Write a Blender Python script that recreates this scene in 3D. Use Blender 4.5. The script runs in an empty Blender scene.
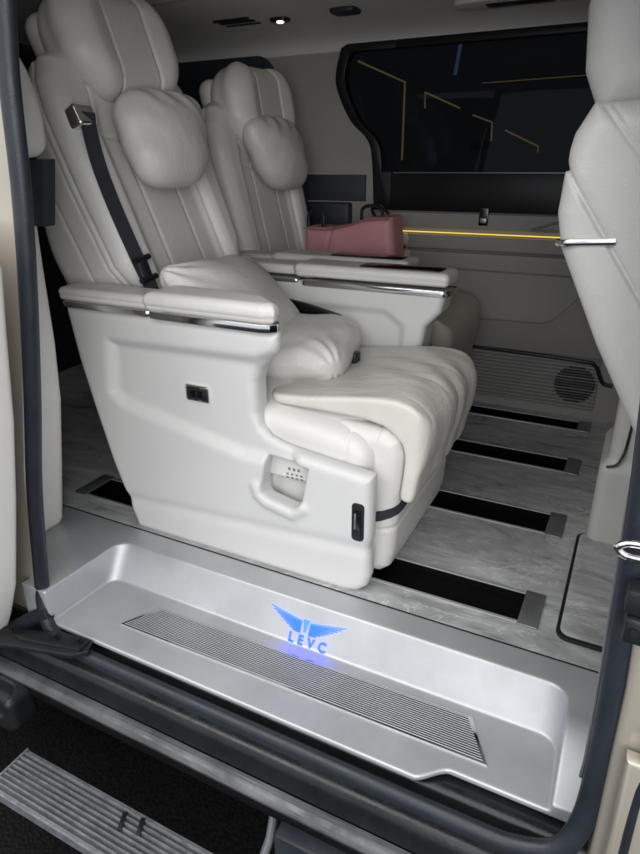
import bpy, bmesh, math, random
import numpy as np
from mathutils import Vector, Matrix
random.seed(7); np.random.seed(7)
S = bpy.context.scene
COL = S.collection
R = math.radians

# ------------------------------------------------------------------ materials
def mat(name, color, rough=.5, metal=0., bump=None, var=0., spec=.5, aniso=None, emis=None, estr=0., coat=0., wrinkle=None):
    m = bpy.data.materials.new(name); m.use_nodes = True
    nt = m.node_tree; N = nt.nodes; L = nt.links
    b = N['Principled BSDF']
    b.inputs['Base Color'].default_value = (*color, 1)
    b.inputs['Roughness'].default_value = rough
    b.inputs['Metallic'].default_value = metal
    b.inputs['Specular IOR Level'].default_value = spec
    b.inputs['Coat Weight'].default_value = coat
    if emis:
        b.inputs['Emission Color'].default_value = (*emis, 1); b.inputs['Emission Strength'].default_value = estr
    tc = N.new('ShaderNodeTexCoord')
    def noise(scale, detail=4, stretch=None, rg=.55):
        mp = N.new('ShaderNodeMapping'); L.new(tc.outputs['Object'], mp.inputs['Vector'])
        if stretch: mp.inputs['Scale'].default_value = stretch
        n = N.new('ShaderNodeTexNoise'); n.inputs['Scale'].default_value = scale
        n.inputs['Detail'].default_value = detail; n.inputs['Roughness'].default_value = rg
        L.new(mp.outputs['Vector'], n.inputs['Vector']); return n
    if var:
        n = noise(7, 5); r = N.new('ShaderNodeMapRange')
        r.inputs['From Min'].default_value = .3; r.inputs['From Max'].default_value = .7
        r.inputs['To Min'].default_value = 1-var; r.inputs['To Max'].default_value = 1+var
        L.new(n.outputs['Fac'], r.inputs['Value'])
        mx = N.new('ShaderNodeVectorMath'); mx.operation = 'SCALE'
        mx.inputs[0].default_value = color; L.new(r.outputs['Result'], mx.inputs['Scale'])
        L.new(mx.outputs['Vector'], b.inputs['Base Color'])
        r2 = N.new('ShaderNodeMapRange'); n2 = noise(23, 4)
        r2.inputs['From Min'].default_value = .3; r2.inputs['From Max'].default_value = .7
        r2.inputs['To Min'].default_value = max(.02, rough*(1-1.2*var)); r2.inputs['To Max'].default_value = min(1, rough*(1+1.2*var))
        L.new(n2.outputs['Fac'], r2.inputs['Value']); L.new(r2.outputs['Result'], b.inputs['Roughness'])
    last = None
    def addbump(src, strength, dist):
        nonlocal last
        bp = N.new('ShaderNodeBump'); bp.inputs['Strength'].default_value = strength; bp.inputs['Distance'].default_value = dist
        L.new(src, bp.inputs['Height'])
        if last: L.new(last, bp.inputs['Normal'])
        last = bp.outputs['Normal']; L.new(last, b.inputs['Normal'])
    if wrinkle:
        addbump(noise(wrinkle[0], 3, wrinkle[2] if len(wrinkle) > 2 else None).outputs['Fac'], wrinkle[1], .02)
    if bump:
        kind, sc, st = bump
        if kind == 'leather':
            v = N.new('ShaderNodeTexVoronoi'); v.inputs['Scale'].default_value = sc; v.feature = 'SMOOTH_F1'
            L.new(tc.outputs['Object'], v.inputs['Vector']); addbump(v.outputs['Distance'], st, .002)
        elif kind == 'brush':
            addbump(noise(sc, 3, (.03, 1, 1)).outputs['Fac'], st, .002)
        else:
            addbump(noise(sc, 3).outputs['Fac'], st, .003)
    return m

M = {}
M['leather'] = mat('cream_leather', (.59,.578,.556), .43, bump=('leather',330,.26), var=.035, wrinkle=(9,.10))
M['pleather'] = mat('perforated_leather', (.575,.562,.54), .47, bump=('leather',300,.32), var=.04, wrinkle=(9,.10))
M['soft'] = mat('soft_cushion_leather', (.57,.557,.53), .42, bump=('leather',330,.2), var=.04, wrinkle=(16,.22,(1,1,.5)))
M['padleather'] = mat('worn_pad_leather', (.56,.54,.495), .42, bump=('leather',330,.2), var=.06, wrinkle=(13,.25,(.5,1.4,.5)))
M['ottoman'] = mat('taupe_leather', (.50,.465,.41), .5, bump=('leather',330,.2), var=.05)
M['plastic'] = mat('white_shell_plastic', (.555,.55,.54), .42, bump=('noise',900,.10), var=.02)
M['trimwhite'] = mat('cream_pillar_plastic', (.72,.70,.655), .5, bump=('noise',700,.15), var=.03)
M['console'] = mat('console_plastic', (.43,.42,.395), .5, bump=('noise',700,.15), var=.03)
M['dark'] = mat('black_plastic', (.011,.012,.014), .38, spec=.38, bump=('noise',500,.12), var=.12)
M['piano'] = mat('gloss_black', (.008,.008,.009), .16)
M['frameblack'] = mat('frame_black', (.010,.010,.012), .34, spec=.3)
M['rubber'] = mat('blue_black_rubber', (.017,.021,.028), .40, spec=.4, bump=('noise',240,.15), var=.18)
M['web'] = mat('belt_webbing', (.018,.019,.028), .7, bump=('noise',900,.4), var=.1)
M['chrome'] = mat('chrome', (.75,.75,.76), .12, 1., var=.05)
M['satin'] = mat('satin_silver', (.44,.451,.465), .40, .45, bump=('noise',700,.18), var=.10)
M['satindim'] = mat('silver_dim_reflection', (.10,.102,.105), .40, .7, bump=('brush',420,.2), var=.06)  # darker copy of the sill silver, dim reflections put into its colour
M['rail'] = mat('scuffed_rail', (.085,.088,.09), .42, .4, bump=('brush',160,.6), var=.45)
M['alu'] = mat('grey_aluminium', (.30,.31,.32), .4, .8, bump=('brush',300,.2), var=.08)
M['grey'] = mat('grey_trim', (.28,.27,.25), .62, bump=('noise',600,.2), var=.04)
M['greydark'] = mat('dark_grey_trim', (.225,.215,.20), .6, bump=('leather',400,.2), var=.05)
M['head'] = mat('headliner_cloth', (.68,.665,.64), .9, bump=('noise',900,.5), var=.03)
M['navy'] = mat('rear_dark_trim', (.02,.024,.034), .55, var=.1)
M['paint'] = mat('champagne_paint', (.40,.365,.31), .3, .35, coat=.6, var=.03)
M['pink'] = mat('dusty_pink_leather', (.54,.25,.265), .55, bump=('leather',300,.25), var=.08, wrinkle=(8,.2))
M['bagseam'] = mat('bag_piping', (.30,.11,.12), .5)
M['blue'] = mat('blue_lit_emblem', (.02,.06,.3), .4, emis=(.0028,.019,1.), estr=10)
M['blue2'] = mat('blue_lit_emblem_core', (.02,.06,.3), .4, emis=(.006,.034,1.), estr=10)
M['amber'] = mat('amber_light_strip', (.5,.4,.1), .4, emis=(1.,.70,.16), estr=.9)
M['led'] = mat('warm_led_strip', (.8,.7,.4), .4, emis=(1.,.70,.24), estr=13)
M['streakglow'] = mat('reflection_streak_glow', (.5,.6,.8), .4, emis=(.36,.58,1.), estr=9)
M['lens'] = mat('lamp_lens', (.9,.85,.7), .3, emis=(1.,.86,.6), estr=9)
M['ink'] = mat('grey_print', (.16,.16,.16), .5)
M['blackgloss'] = mat('dusty_black_trim', (.010,.011,.012), .28, spec=.4, bump=('noise',120,.15), var=.25)
M['void'] = mat('black_channel', (.004,.004,.0045), .8, spec=.06, bump=('noise',300,.3), var=.2)

def marble():
    m = bpy.data.materials.new('marble_vinyl'); m.use_nodes = True
    nt = m.node_tree; N = nt.nodes; L = nt.links; b = N['Principled BSDF']
    tc = N.new('ShaderNodeTexCoord'); mp = N.new('ShaderNodeMapping'); L.new(tc.outputs['Object'], mp.inputs['Vector'])
    mp.inputs['Scale'].default_value = (.6,1.7,1); mp.inputs['Rotation'].default_value = (0,0,R(-14))
    n1 = N.new('ShaderNodeTexNoise'); n1.inputs['Scale'].default_value = 5; n1.inputs['Detail'].default_value = 9; n1.inputs['Roughness'].default_value = .66; n1.inputs['Distortion'].default_value = 1.6
    n2 = N.new('ShaderNodeTexNoise'); n2.inputs['Scale'].default_value = 3.2; n2.inputs['Detail'].default_value = 7; n2.inputs['Roughness'].default_value = .62; n2.inputs['Distortion'].default_value = 2.3
    L.new(mp.outputs['Vector'], n1.inputs['Vector']); L.new(mp.outputs['Vector'], n2.inputs['Vector'])
    c1 = N.new('ShaderNodeValToRGB'); c1.color_ramp.elements[0].position = .3; c1.color_ramp.elements[1].position = .72
    c1.color_ramp.elements[0].color = (.18,.181,.183,1); c1.color_ramp.elements[1].color = (.50,.504,.51,1)
    L.new(n1.outputs['Fac'], c1.inputs['Fac'])
    c2 = N.new('ShaderNodeValToRGB'); e = c2.color_ramp.elements
    e[0].position = .488; e[0].color = (0,0,0,1); e[1].position = .5; e[1].color = (.5,.5,.5,1); x = e.new(.512); x.color = (0,0,0,1)
    L.new(n2.outputs['Fac'], c2.inputs['Fac'])
    mx = N.new('ShaderNodeMix'); mx.data_type = 'RGBA'; mx.inputs[7].default_value = (.70,.70,.70,1)
    L.new(c2.outputs['Color'], mx.inputs[0]); L.new(c1.outputs['Color'], mx.inputs[6]); L.new(mx.outputs[2], b.inputs['Base Color'])
    b.inputs['Roughness'].default_value = .36
    r = N.new('ShaderNodeMapRange'); r.inputs['To Min'].default_value = .18; r.inputs['To Max'].default_value = .42
    L.new(n1.outputs['Fac'], r.inputs['Value']); L.new(r.outputs['Result'], b.inputs['Roughness'])
    bp = N.new('ShaderNodeBump'); bp.inputs['Strength'].default_value = .12; bp.inputs['Distance'].default_value = .003
    L.new(n1.outputs['Fac'], bp.inputs['Height']); L.new(bp.outputs['Normal'], b.inputs['Normal'])
    return m
M['marble'] = marble()

def tinted():
    m = bpy.data.materials.new('tinted_glass'); m.use_nodes = True
    nt = m.node_tree; N = nt.nodes; L = nt.links; N.remove(N['Principled BSDF'])
    t = N.new('ShaderNodeBsdfTransparent'); t.inputs['Color'].default_value = (.055,.06,.065,1)
    g = N.new('ShaderNodeBsdfGlossy'); g.inputs['Roughness'].default_value = .03; g.inputs['Color'].default_value = (.55,.58,.62,1)
    f = N.new('ShaderNodeFresnel'); f.inputs['IOR'].default_value = 1.22
    x = N.new('ShaderNodeMixShader'); L.new(f.outputs['Fac'], x.inputs['Fac']); L.new(t.outputs[0], x.inputs[1]); L.new(g.outputs[0], x.inputs[2])
    L.new(x.outputs[0], N['Material Output'].inputs['Surface']); return m
M['glass'] = tinted()

def board_mat():
    m = mat('scuffed_step_aluminium', (.30,.31,.325), .42, .55, bump=('brush',120,.4), var=.22)
    nt = m.node_tree; N = nt.nodes; L = nt.links; b = N['Principled BSDF']
    tc = N.new('ShaderNodeTexCoord'); n = N.new('ShaderNodeTexNoise'); n.inputs['Scale'].default_value = 48; n.inputs['Detail'].default_value = 8; n.inputs['Roughness'].default_value = .75
    mp = N.new('ShaderNodeMapping'); mp.inputs['Scale'].default_value = (.8,1.3,1); L.new(tc.outputs['Object'], mp.inputs['Vector']); L.new(mp.outputs['Vector'], n.inputs['Vector'])
    c = N.new('ShaderNodeValToRGB'); c.color_ramp.elements[0].position = .30; c.color_ramp.elements[1].position = .70
    c.color_ramp.elements[0].color = (.13,.137,.148,1); c.color_ramp.elements[1].color = (.34,.35,.37,1)
    L.new(n.outputs['Fac'], c.inputs['Fac']); L.new(c.outputs['Color'], b.inputs['Base Color']); return m
M['board'] = board_mat()

def asphalt():
    m = bpy.data.materials.new('wet_asphalt'); m.use_nodes = True
    nt = m.node_tree; N = nt.nodes; L = nt.links; b = N['Principled BSDF']
    tc = N.new('ShaderNodeTexCoord'); v = N.new('ShaderNodeTexVoronoi'); v.inputs['Scale'].default_value = 95
    L.new(tc.outputs['Object'], v.inputs['Vector'])
    c = N.new('ShaderNodeValToRGB'); c.color_ramp.elements[0].color = (.009,.009,.010,1); c.color_ramp.elements[1].color = (.003,.003,.003,1)
    L.new(v.outputs['Distance'], c.inputs['Fac']); L.new(c.outputs['Color'], b.inputs['Base Color']); b.inputs['Roughness'].default_value = .5; b.inputs['Specular IOR Level'].default_value = .12
    bp = N.new('ShaderNodeBump'); bp.inputs['Strength'].default_value = .35; bp.inputs['Distance'].default_value = .005
    L.new(v.outputs['Distance'], bp.inputs['Height']); L.new(bp.outputs['Normal'], b.inputs['Normal']); return m
M['asphalt'] = asphalt()

# ------------------------------------------------------------------ objects
def thing(name, label, cat, loc=(0,0,0), group=None):
    o = bpy.data.objects.new(name, None); COL.objects.link(o); o.location = loc; o.empty_display_size = .1
    o['label'] = label; o['category'] = cat
    if group: o['group'] = group
    return o
def origin(o):
    v = Vector((0,0,0))
    while o: v += o.location; o = o.parent
    return v
def link(name, v, f, m, parent=None, smooth=True, mi=None, loc=None):
    me = bpy.data.meshes.new(name)
    v = np.asarray(v, dtype=float)
    off = origin(parent) if parent else Vector(loc or (0,0,0))
    me.from_pydata((v-np.array(off)).tolist(), [], f if isinstance(f, list) else f.tolist())
    for k in (m if isinstance(m, (list,tuple)) else [m]): me.materials.append(k)
    if mi is not None: me.polygons.foreach_set('material_index', np.asarray(mi, dtype=np.int32))
    me.polygons.foreach_set('use_smooth', [smooth]*len(me.polygons)); me.update(); me.validate()
    o = bpy.data.objects.new(name, me); COL.objects.link(o)
    if parent: o.parent = parent
    else: o.location = off
    return o

class MB:
    """collects shapes into one mesh"""
    def __init__(s): s.v = []; s.f = []
    def add(s, v, f):
        k = len(s.v); s.v += [tuple(p) for p in v]; s.f += [tuple(i+k for i in q) for q in f]; return s
    def box(s, lo, hi, bev=.003, seg=2, rot=None, c=None):
        bm = bmesh.new(); bmesh.ops.create_cube(bm, size=1)
        lo = Vector(lo); hi = Vector(hi); d = hi-lo; mid = (lo+hi)/2
        for q in bm.verts: q.co = Vector((q.co.x*d.x, q.co.y*d.y, q.co.z*d.z))
        if bev: bmesh.ops.bevel(bm, geom=list(bm.edges), offset=min(bev, min(d)*.45), segments=seg, affect='EDGES', profile=.5)
        Mx = Matrix.Translation(mid) @ (rot.to_4x4() if rot else Matrix())
        bm.verts.index_update(); s.add([Mx @ q.co for q in bm.verts], [[q.index for q in f.verts] for f in bm.faces]); bm.free(); return s
    def prism(s, poly, axis, a, b, bev=.003, seg=2):
        """polygon in the two other axes (xyz order) extruded from a to b along axis"""
        def P(p, t):
            q = list(p); q.insert('xyz'.index(axis), t); return q
        bm = bmesh.new(); n = len(poly)
        A = [bm.verts.new(P(p, a)) for p in poly]; B = [bm.verts.new(P(p, b)) for p in poly]
        bm.faces.new(A); bm.faces.new(B[::-1])
        for i in range(n): bm.faces.new((A[i], B[i], B[(i+1)%n], A[(i+1)%n]))
        bmesh.ops.recalc_face_normals(bm, faces=bm.faces)
        if bev:
            ed = [e for e in bm.edges if (e.verts[0] in A and e.verts[1] in A) or (e.verts[0] in B and e.verts[1] in B)]
            bmesh.ops.bevel(bm, geom=ed, offset=bev, segments=seg, affect='EDGES', profile=.5)
        bm.verts.index_update(); s.add([q.co[:] for q in bm.verts], [[q.index for q in f.verts] for f in bm.faces]); bm.free(); return s
    def tube(s, pts, r, n=10, closed=False, ry=None, up=(0,1,0)):
        pts = [Vector(p) for p in pts]; k = len(pts); ry = ry or r; up = Vector(up); rings = []
        for i, p in enumerate(pts):
            a = pts[i-1] if (i or closed) else p; b = pts[(i+1)%k] if (i < k-1 or closed) else p
            t = (b-a).normalized(); x = t.cross(up)
            if x.length < 1e-4: x = t.cross(Vector((1,0,0)))
            x.normalize(); y = x.cross(t).normalized()
            rings.append([p + x*r*math.cos(2*math.pi*j/n) + y*ry*math.sin(2*math.pi*j/n) for j in range(n)])
        v = [q for g in rings for q in g]; f = []
        for i in range(k if closed else k-1):
            for j in range(n):
                a = i*n+j; b = i*n+(j+1)%n; c = ((i+1)%k)*n+(j+1)%n; d = ((i+1)%k)*n+j; f.append((a,b,c,d))
        if not closed: f.append(tuple(range(n))[::-1]); f.append(tuple((k-1)*n+j for j in range(n)))
        return s.add(v, f)
    def disc(s, c, nrm, r, h, n=24):
        c = Vector(c); nrm = Vector(nrm).normalized(); return s.tube([c-nrm*h/2, c+nrm*h*.35, c+nrm*h*.35, c+nrm*h/2], r, n, up=(.3,.5,.8)) if False else s.tube([c-nrm*h/2, c+nrm*h/2], r, n, up=(.31,.52,.79))
    def ribbon(s, pts, wdir, w, th=.0016):
        v = []; f = []; n = len(pts)
        for i, p in enumerate(pts):
            p = Vector(p); t = (Vector(pts[min(i+1,n-1)])-Vector(pts[max(i-1,0)])).normalized()
            d = Vector(wdir[i] if isinstance(wdir[0], (tuple,list)) else wdir); d = (d-t*d.dot(t)).normalized(); k = t.cross(d)
            v += [p-d*w/2-k*th, p+d*w/2-k*th, p+d*w/2+k*th, p-d*w/2+k*th]
        for i in range(n-1):
            for j in range(4): f.append((4*i+j, 4*i+(j+1)%4, 4*i+4+(j+1)%4, 4*i+4+j))
        f += [(3,2,1,0), tuple(4*(n-1)+j for j in range(4))]
        return s.add(v, f)
    def sweep(s, prof, axis_vals):
        """open profile [(y,z)] swept along x"""
        n = len(prof); v = [(x,p[0],p[1]) for x in axis_vals for p in prof]; f = []
        for i in range(len(axis_vals)-1):
            for j in range(n-1): f.append((i*n+j, i*n+j+1, (i+1)*n+j+1, (i+1)*n+j))
        return s.add(v, f)
    def build(s, name, m, parent=None, smooth=True, ang=35, mirror=None, loc=None):
        v = np.array(s.v); f = s.f
        if mirror is not None: v, f = mirror(v, f)
        o = link(name, v, [tuple(q) for q in f], m, parent, smooth, loc=loc)
        if smooth:
            o.data.set_sharp_from_angle(angle=R(ang))
        return o

def spline(pts, n=8):
    """Catmull-Rom through pts"""
    P = [Vector(p) for p in pts]; P = [2*P[0]-P[1]] + P + [2*P[-1]-P[-2]]; out = []
    for i in range(1, len(P)-2):
        for k in range(n):
            t = k/n; a,b,c,d = P[i-1],P[i],P[i+1],P[i+2]
            out.append(.5*((2*b)+(c-a)*t+(2*a-5*b+4*c-d)*t*t+(3*b-a-3*c+d)*t**3))
    out.append(P[-2]); return out

# ------------------------------------------------------------------ signed distance modelling
def smin(a, b, k): h = np.clip(.5+.5*(b-a)/k, 0, 1); return b+(a-b)*h-k*h*(1-h)
def smax(a, b, k): return -smin(-a, -b, k)
def rbox(x, y, z, c, h, r):
    qx = np.abs(x-c[0])-h[0]+r; qy = np.abs(y-c[1])-h[1]+r; qz = np.abs(z-c[2])-h[2]+r
    return np.sqrt(np.maximum(qx,0)**2+np.maximum(qy,0)**2+np.maximum(qz,0)**2)+np.minimum(np.maximum(qx,np.maximum(qy,qz)),0)-r
def box(x, y, z, lo, hi, r): return rbox(x, y, z, [(a+b)/2 for a,b in zip(lo,hi)], [(b-a)/2 for a,b in zip(lo,hi)], r)
def poly2(x, y, P):
    d = (x-P[0][0])**2+(y-P[0][1])**2; s = np.ones_like(x); n = len(P)
    for i in range(n):
        a = P[i]; b = P[i-1]; ex, ey = b[0]-a[0], b[1]-a[1]; wx = x-a[0]; wy = y-a[1]
        t = np.clip((wx*ex+wy*ey)/(ex*ex+ey*ey), 0, 1); d = np.minimum(d, (wx-ex*t)**2+(wy-ey*t)**2)
        c1 = y >= a[1]; c2 = y < b[1]; c3 = ex*wy > ey*wx
        s = np.where((c1&c2&c3)|(~c1&~c2&~c3), -s, s)
    return s*np.sqrt(d)
def ext(d2, l, a, b, r):
    w0 = d2+r; w1 = np.abs(l-(a+b)/2)-(b-a)/2+r
    return np.minimum(np.maximum(w0,w1),0)+np.sqrt(np.maximum(w0,0)**2+np.maximum(w1,0)**2)-r
def smooth2(P, n=3):
    k = len(P); o = []
    for i in range(k):
        a, b, c, d = (np.array(P[(i+j-1)%k], float) for j in range(4))
        for q in range(n):
            t = q/n; o.append(tuple(.5*(2*b+(c-a)*t+(2*a-5*b+4*c-d)*t*t+(3*b-a-3*c+d)*t**3)))
    return o
def groove(d, w=.005): return np.exp(-(d/w)**2)
def seg2(x, y, a, b):
    ex, ey = b[0]-a[0], b[1]-a[1]; t = np.clip(((x-a[0])*ex+(y-a[1])*ey)/(ex*ex+ey*ey), 0, 1)
    return np.sqrt((x-a[0]-ex*t)**2+(y-a[1]-ey*t)**2)
def sst(x, a, b): t = np.clip((x-a)/(b-a), 0, 1); return t*t*(3-2*t)

def nets(f, lo, hi, h):
    ax = [np.arange(lo[i]-2*h, hi[i]+3*h, h) for i in range(3)]
    X, Y, Z = np.meshgrid(*ax, indexing='ij'); F = f(X, Y, Z).astype(np.float32); ins = F < 0
    sh = tuple(n-1 for n in F.shape); cnt = np.zeros(sh, np.int8)
    for i in (0,1):
        for j in (0,1):
            for k in (0,1): cnt += ins[i:i+sh[0], j:j+sh[1], k:k+sh[2]]
    act = np.argwhere((cnt > 0) & (cnt < 8)); idx = -np.ones(sh, np.int64); idx[tuple(act.T)] = np.arange(len(act))
    acc = np.zeros((len(act),3)); num = np.zeros(len(act)); I, J, K = act.T
    for a in range(3):
        for u in (0,1):
            for w in (0,1):
                o = [0,0,0]; b1, b2 = [q for q in range(3) if q != a]; o[b1] = u; o[b2] = w; e = list(o); e[a] = 1
                v0 = F[I+o[0], J+o[1], K+o[2]]; v1 = F[I+e[0], J+e[1], K+e[2]]; m = (v0 < 0) != (v1 < 0)
                t = np.where(m, v0/np.where(m, v0-v1, 1), 0)
                for q in range(3):
                    acc[:,q] += np.where(m, o[q]+(t if q == a else 0), 0)
                num += m
    V = (acc/num[:,None]+act)*h+np.array([a[0] for a in ax])
    Q = []
    for a in range(3):
        b1, b2 = [(1,2),(2,0),(0,1)][a]
        sl0 = [slice(None)]*3; sl1 = [slice(None)]*3; sl0[a] = slice(0,-1); sl1[a] = slice(1,None)
        s0 = ins[tuple(sl0)]; s1 = ins[tuple(sl1)]; E = np.argwhere(s0 != s1)
        E = E[(E[:,b1] > 0) & (E[:,b2] > 0) & (E[:,b1] < sh[b1]) & (E[:,b2] < sh[b2])]
        fl = s0[tuple(E.T)]
        def at(d1, d2):
            e = E.copy(); e[:,b1] -= d1; e[:,b2] -= d2; return idx[tuple(e.T)]
        q = np.stack([at(1,1), at(0,1), at(0,0), at(1,0)], 1)
        q[~fl] = q[~fl][:, ::-1]; Q.append(q)
    Q = np.concatenate(Q)
    for it in range(3):                                                # settle the vertices on the surface
        e = h*.25; x, y, z = V.T; d = f(x,y,z)
        g = np.stack([f(x+e,y,z)-f(x-e,y,z), f(x,y+e,z)-f(x,y-e,z), f(x,y,z+e)-f(x,y,z-e)],1)/(2*e)
        st = d/np.maximum((g**2).sum(1), .15); V = V-np.clip(st, -h*.8, h*.8)[:,None]*g
    return V, Q

# ------------------------------------------------------------------ captain chairs
SX, SY = -.95, 1.59                       # where the near chair stands
A22 = R(22.5); UX, UZ = -math.sin(A22), math.cos(A22); WX, WZ = math.cos(A22), math.sin(A22)
OB = (-1.13, .50)
def uw(x, z): return (x-OB[0])*UX+(z-OB[1])*UZ, (x-OB[0])*WX+(z-OB[1])*WZ
def xz(u, w): return OB[0]+u*UX+w*WX, OB[1]+u*UZ+w*WZ

OUT = [(-1.265,-.01),(-.555,-.01),(-.520,-.002),(-.495,.020),(-.485,.055),(-.483,.346),(-.60,.358),(-.70,.370),(-.745,.380),(-.777,.391),(-.803,.412),(-.815,.445),(-.815,.53),(-.803,.565),(-.775,.595),(-.742,.618),(-.730,.64),(-.728,.675),(-1.425,.675),(-1.405,.52),(-1.375,.38),(-1.335,.21)]
INN = [(-1.265,-.01),(-.60,-.01),(-.585,.40),(-.565,.56),(-.52,.61),(-.505,.675),(-1.425,.675),(-1.405,.52),(-1.375,.38),(-1.335,.21)]
ARM = [(-1.47,-.395),(-.77,-.392),(-.742,-.383),(-.729,-.366),(-.733,-.345),(-.80,-.288),(-.90,-.262),(-1.47,-.262)]
def f_shell(x, l, z):
    d = ext(poly2(x, z, OUT), l, -.375, -.272, .026)
    q = ext(poly2(x, z, [(-1.265,.585),(-1.285,.44),(-1.25,.415),(-.85,.335),(-.70,.335),(-.70,.62),(-.80,.595)]), l, -.45, -.354, .02)
    q = smax(q, -(z-.0), .01)
    d = smax(d, -q, .03)
    d = d + .006*groove(z-.115-.06*(x+.9), .02)*(x > -1.3)                     # crease above the foot
    # cup pocket
    pk = ext(poly2(x, z, [(-.780,.338),(-.656,.333),(-.676,.232),(-.692,.212),(-.705,.208),(-.775,.222),(-.793,.232),(-.797,.25)]), l, -.46, -.318, .016)
    lp = np.minimum(np.minimum(seg2(x, z, (-.812,.245), (-.806,.224)), seg2(x, z, (-.806,.224), (-.785,.208))), np.minimum(seg2(x, z, (-.785,.208), (-.704,.190)), seg2(x, z, (-.704,.190), (-.672,.215))))
    d = smin(d, np.sqrt(lp**2+(l+.371)**2)-.011, .02)
    d = smax(d, -pk, .010)
    d = smax(d, -box(x, l, z, (-.80,-.328,-.1), (-.40,-.20,.42), .02), .012)
    pf = poly2(x, l, ARM)-.3*sst(.46-z, 0, .06)
    d = smax(d, pf, .014)
    b = ext(poly2(x, z, INN), l, .237, .352, .022)
    q2 = ext(poly2(x, z, [(-1.20,.60),(-1.20,.1),(-.64,.1),(-.64,.56),(-.70,.60)]), l, .18, .25, .02)
    b = smax(b, -q2, .02)
    p = box(x, l, z, (-1.25,-.3,.03), (-.62,.3,.30), .02)
    return np.minimum(np.minimum(d, b), p)
def f_padout(x, l, z):
    a = ext(poly2(x, l, [(-1.115,-.390),(-.765,-.390),(-.734,-.376),(-.735,-.350),(-.80,-.292),(-.90,-.264),(-1.115,-.258)]), z, .692, .742, .021)
    b = box(x, l, z, (-1.437,-.380,.690), (-1.06,-.270,.728), .017)
    d = smin(a, b, .012)
    return d+.003*groove(z-.707, .004)
def f_padin(x, l, z):
    a = box(x, l, z, (-1.02,.224,.690), (-.497,.360,.732), .018)
    b = box(x, l, z, (-1.437,.245,.690), (-.95,.356,.722), .016)
    return smin(a, b, .02)+.003*groove(z-.706, .004)
def f_cush(x, l, z):
    d = box(x, l, z, (-1.17,-.250,.285), (-.525,.235,.478), .055)
    zt = z+.13*(x+.86)+.15*np.maximum(x+.62,0)**1.3; bl = box(x, l, zt, (-.98,-.327,.20), (-.505,-.10,.462), .052)
    bl = bl+.004*groove(x+.575, .004)
    d = smin(d, bl, .05)
    return d
LEG = [(-.72,.012),(-.54,.006),(-.490,.012),(-.466,.032),(-.457,.075),(-.452,.15),(-.448,.23),(-.442,.31),(-.438,.37),(-.448,.415),(-.48,.435),(-.60,.44),(-.72,.44)]
def f_legframe(x, l, z):
    d = ext(poly2(x, z, LEG), l, -.293, .228, .04)
    d = d+.005*groove(z-.155-.15*(x+.5), .005)*(x > -.6)
    d = d+.004*groove(seg2(x, z, (-.535,.2), (-.505,.44)), .004)*(l < -.15)
    return d
PAD = [(-.86,.478),(-.70,.497),(-.52,.525),(-.42,.530),(-.362,.508),(-.335,.455),(-.345,.37),(-.375,.27),(-.412,.175),(-.452,.185),(-.432,.30),(-.418,.38),(-.44,.435),(-.52,.462),(-.86,.455)]
PAD = [(-.86,.478),(-.70,.494),(-.56,.515),(-.46,.520),(-.405,.500),(-.372,.45),(-.380,.37),(-.394,.32),(-.408,.25),(-.443,.255),(-.440,.31),(-.438,.38),(-.46,.42),(-.54,.452),(-.86,.455)]
PADS = smooth2(PAD)
def f_pad(x, l, z, RIB=.0022):
    fr = sst(x, -.62, -.42)
    ll = l+.010*np.sin(7*(x+z))
    rib = RIB*(np.abs(np.sin((ll+.02)*math.pi/.07+.5*np.sin(17*l)))**.6)*fr*(.35+.65*np.sin(23*l+1)**2)
    d = ext(poly2(x, z, PADS), l, -.292, .226, .016)
    d = smax(d, rbox(x, l, x*0, (-.60,-.038,0), (.234,.260,1), .075), .012)
    edge = sst(.262-np.abs(l+.038), .0, .06)
    fold = .0022*np.sin(34*x+15*l+5*np.sin(9*l))*sst(x,-.75,-.5)*edge
    return d-rib*edge-fold*(RIB > 0)+.003
# outline of the backrest seen from the front (l, u)
BK = [(-.225,-.06),(.225,-.06),(.235,.22),(.285,.32),(.298,.55),(.298,.72),(.285,.82),(.252,.878),(.19,.905),(0,.908),(-.19,.905),(-.252,.878),(-.285,.82),(-.298,.72),(-.298,.55),(-.285,.32),(-.235,.22)]
def f_back(x, l, z):
    u, w = uw(x, z); al = np.abs(l)
    wm = -.30+.17*sst(u, .40, .85); d = ext(poly2(l, u, BK), w-.012, wm, 0, .055)
    cen = 1-sst(al, .14, .205)
    top = 1-sst(u, .66, .80)
    d = d+.040*cen*top*sst(w, -.09, -.02)
    fr = sst(w, -.10, -.05)
    d = d+.006*groove(al-.078, .0048)*fr*(u < .68)
    d = d+.007*groove(al-.172, .005)*fr*(u < .80)*(u > .0)
    d = d+.006*groove(u-.655-.5*np.maximum(al-.03,0)**1.2*.5, .005)*fr*(al < .19)
    side = sst(al, .22, .27)
    d = d+.005*groove(w+.055, .005)*side+.004*groove(w+.078, .004)*side+.004*groove(w+.15, .004)*side
    d = d+.003*np.sin(40*u+25*w)*side*groove(w+.02, .03)*.5
    return d
def f_head(x, l, z):
    u, w = uw(x, z); a = R(-4); uu = u-.93; ww = w+.035; uu = u-.905; ww = w+.002; u2 = uu*math.cos(a)-ww*math.sin(a); w2 = uu*math.sin(a)+ww*math.cos(a)
    al = np.abs(l)
    wl = .208-.025*sst(-u2, .02, .14)
    d2 = rbox(l*.208/wl, u2, x*0, (0,0,0), (.208,.150,1), .118)
    d = ext(d2, w2, -.086, .084, .072)
    d = d-.016*sst(al, .06, .15)*sst(w2, -.02, .05)
    d = d+.0065*groove(al-.080, .005)*sst(w2, -.06, 0)
    return d
def f_headback(x, l, z):
    u, w = uw(x, z); return rbox(w, l, u, (-.088,0,.905), (.045,.185,.125), .045)
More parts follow.
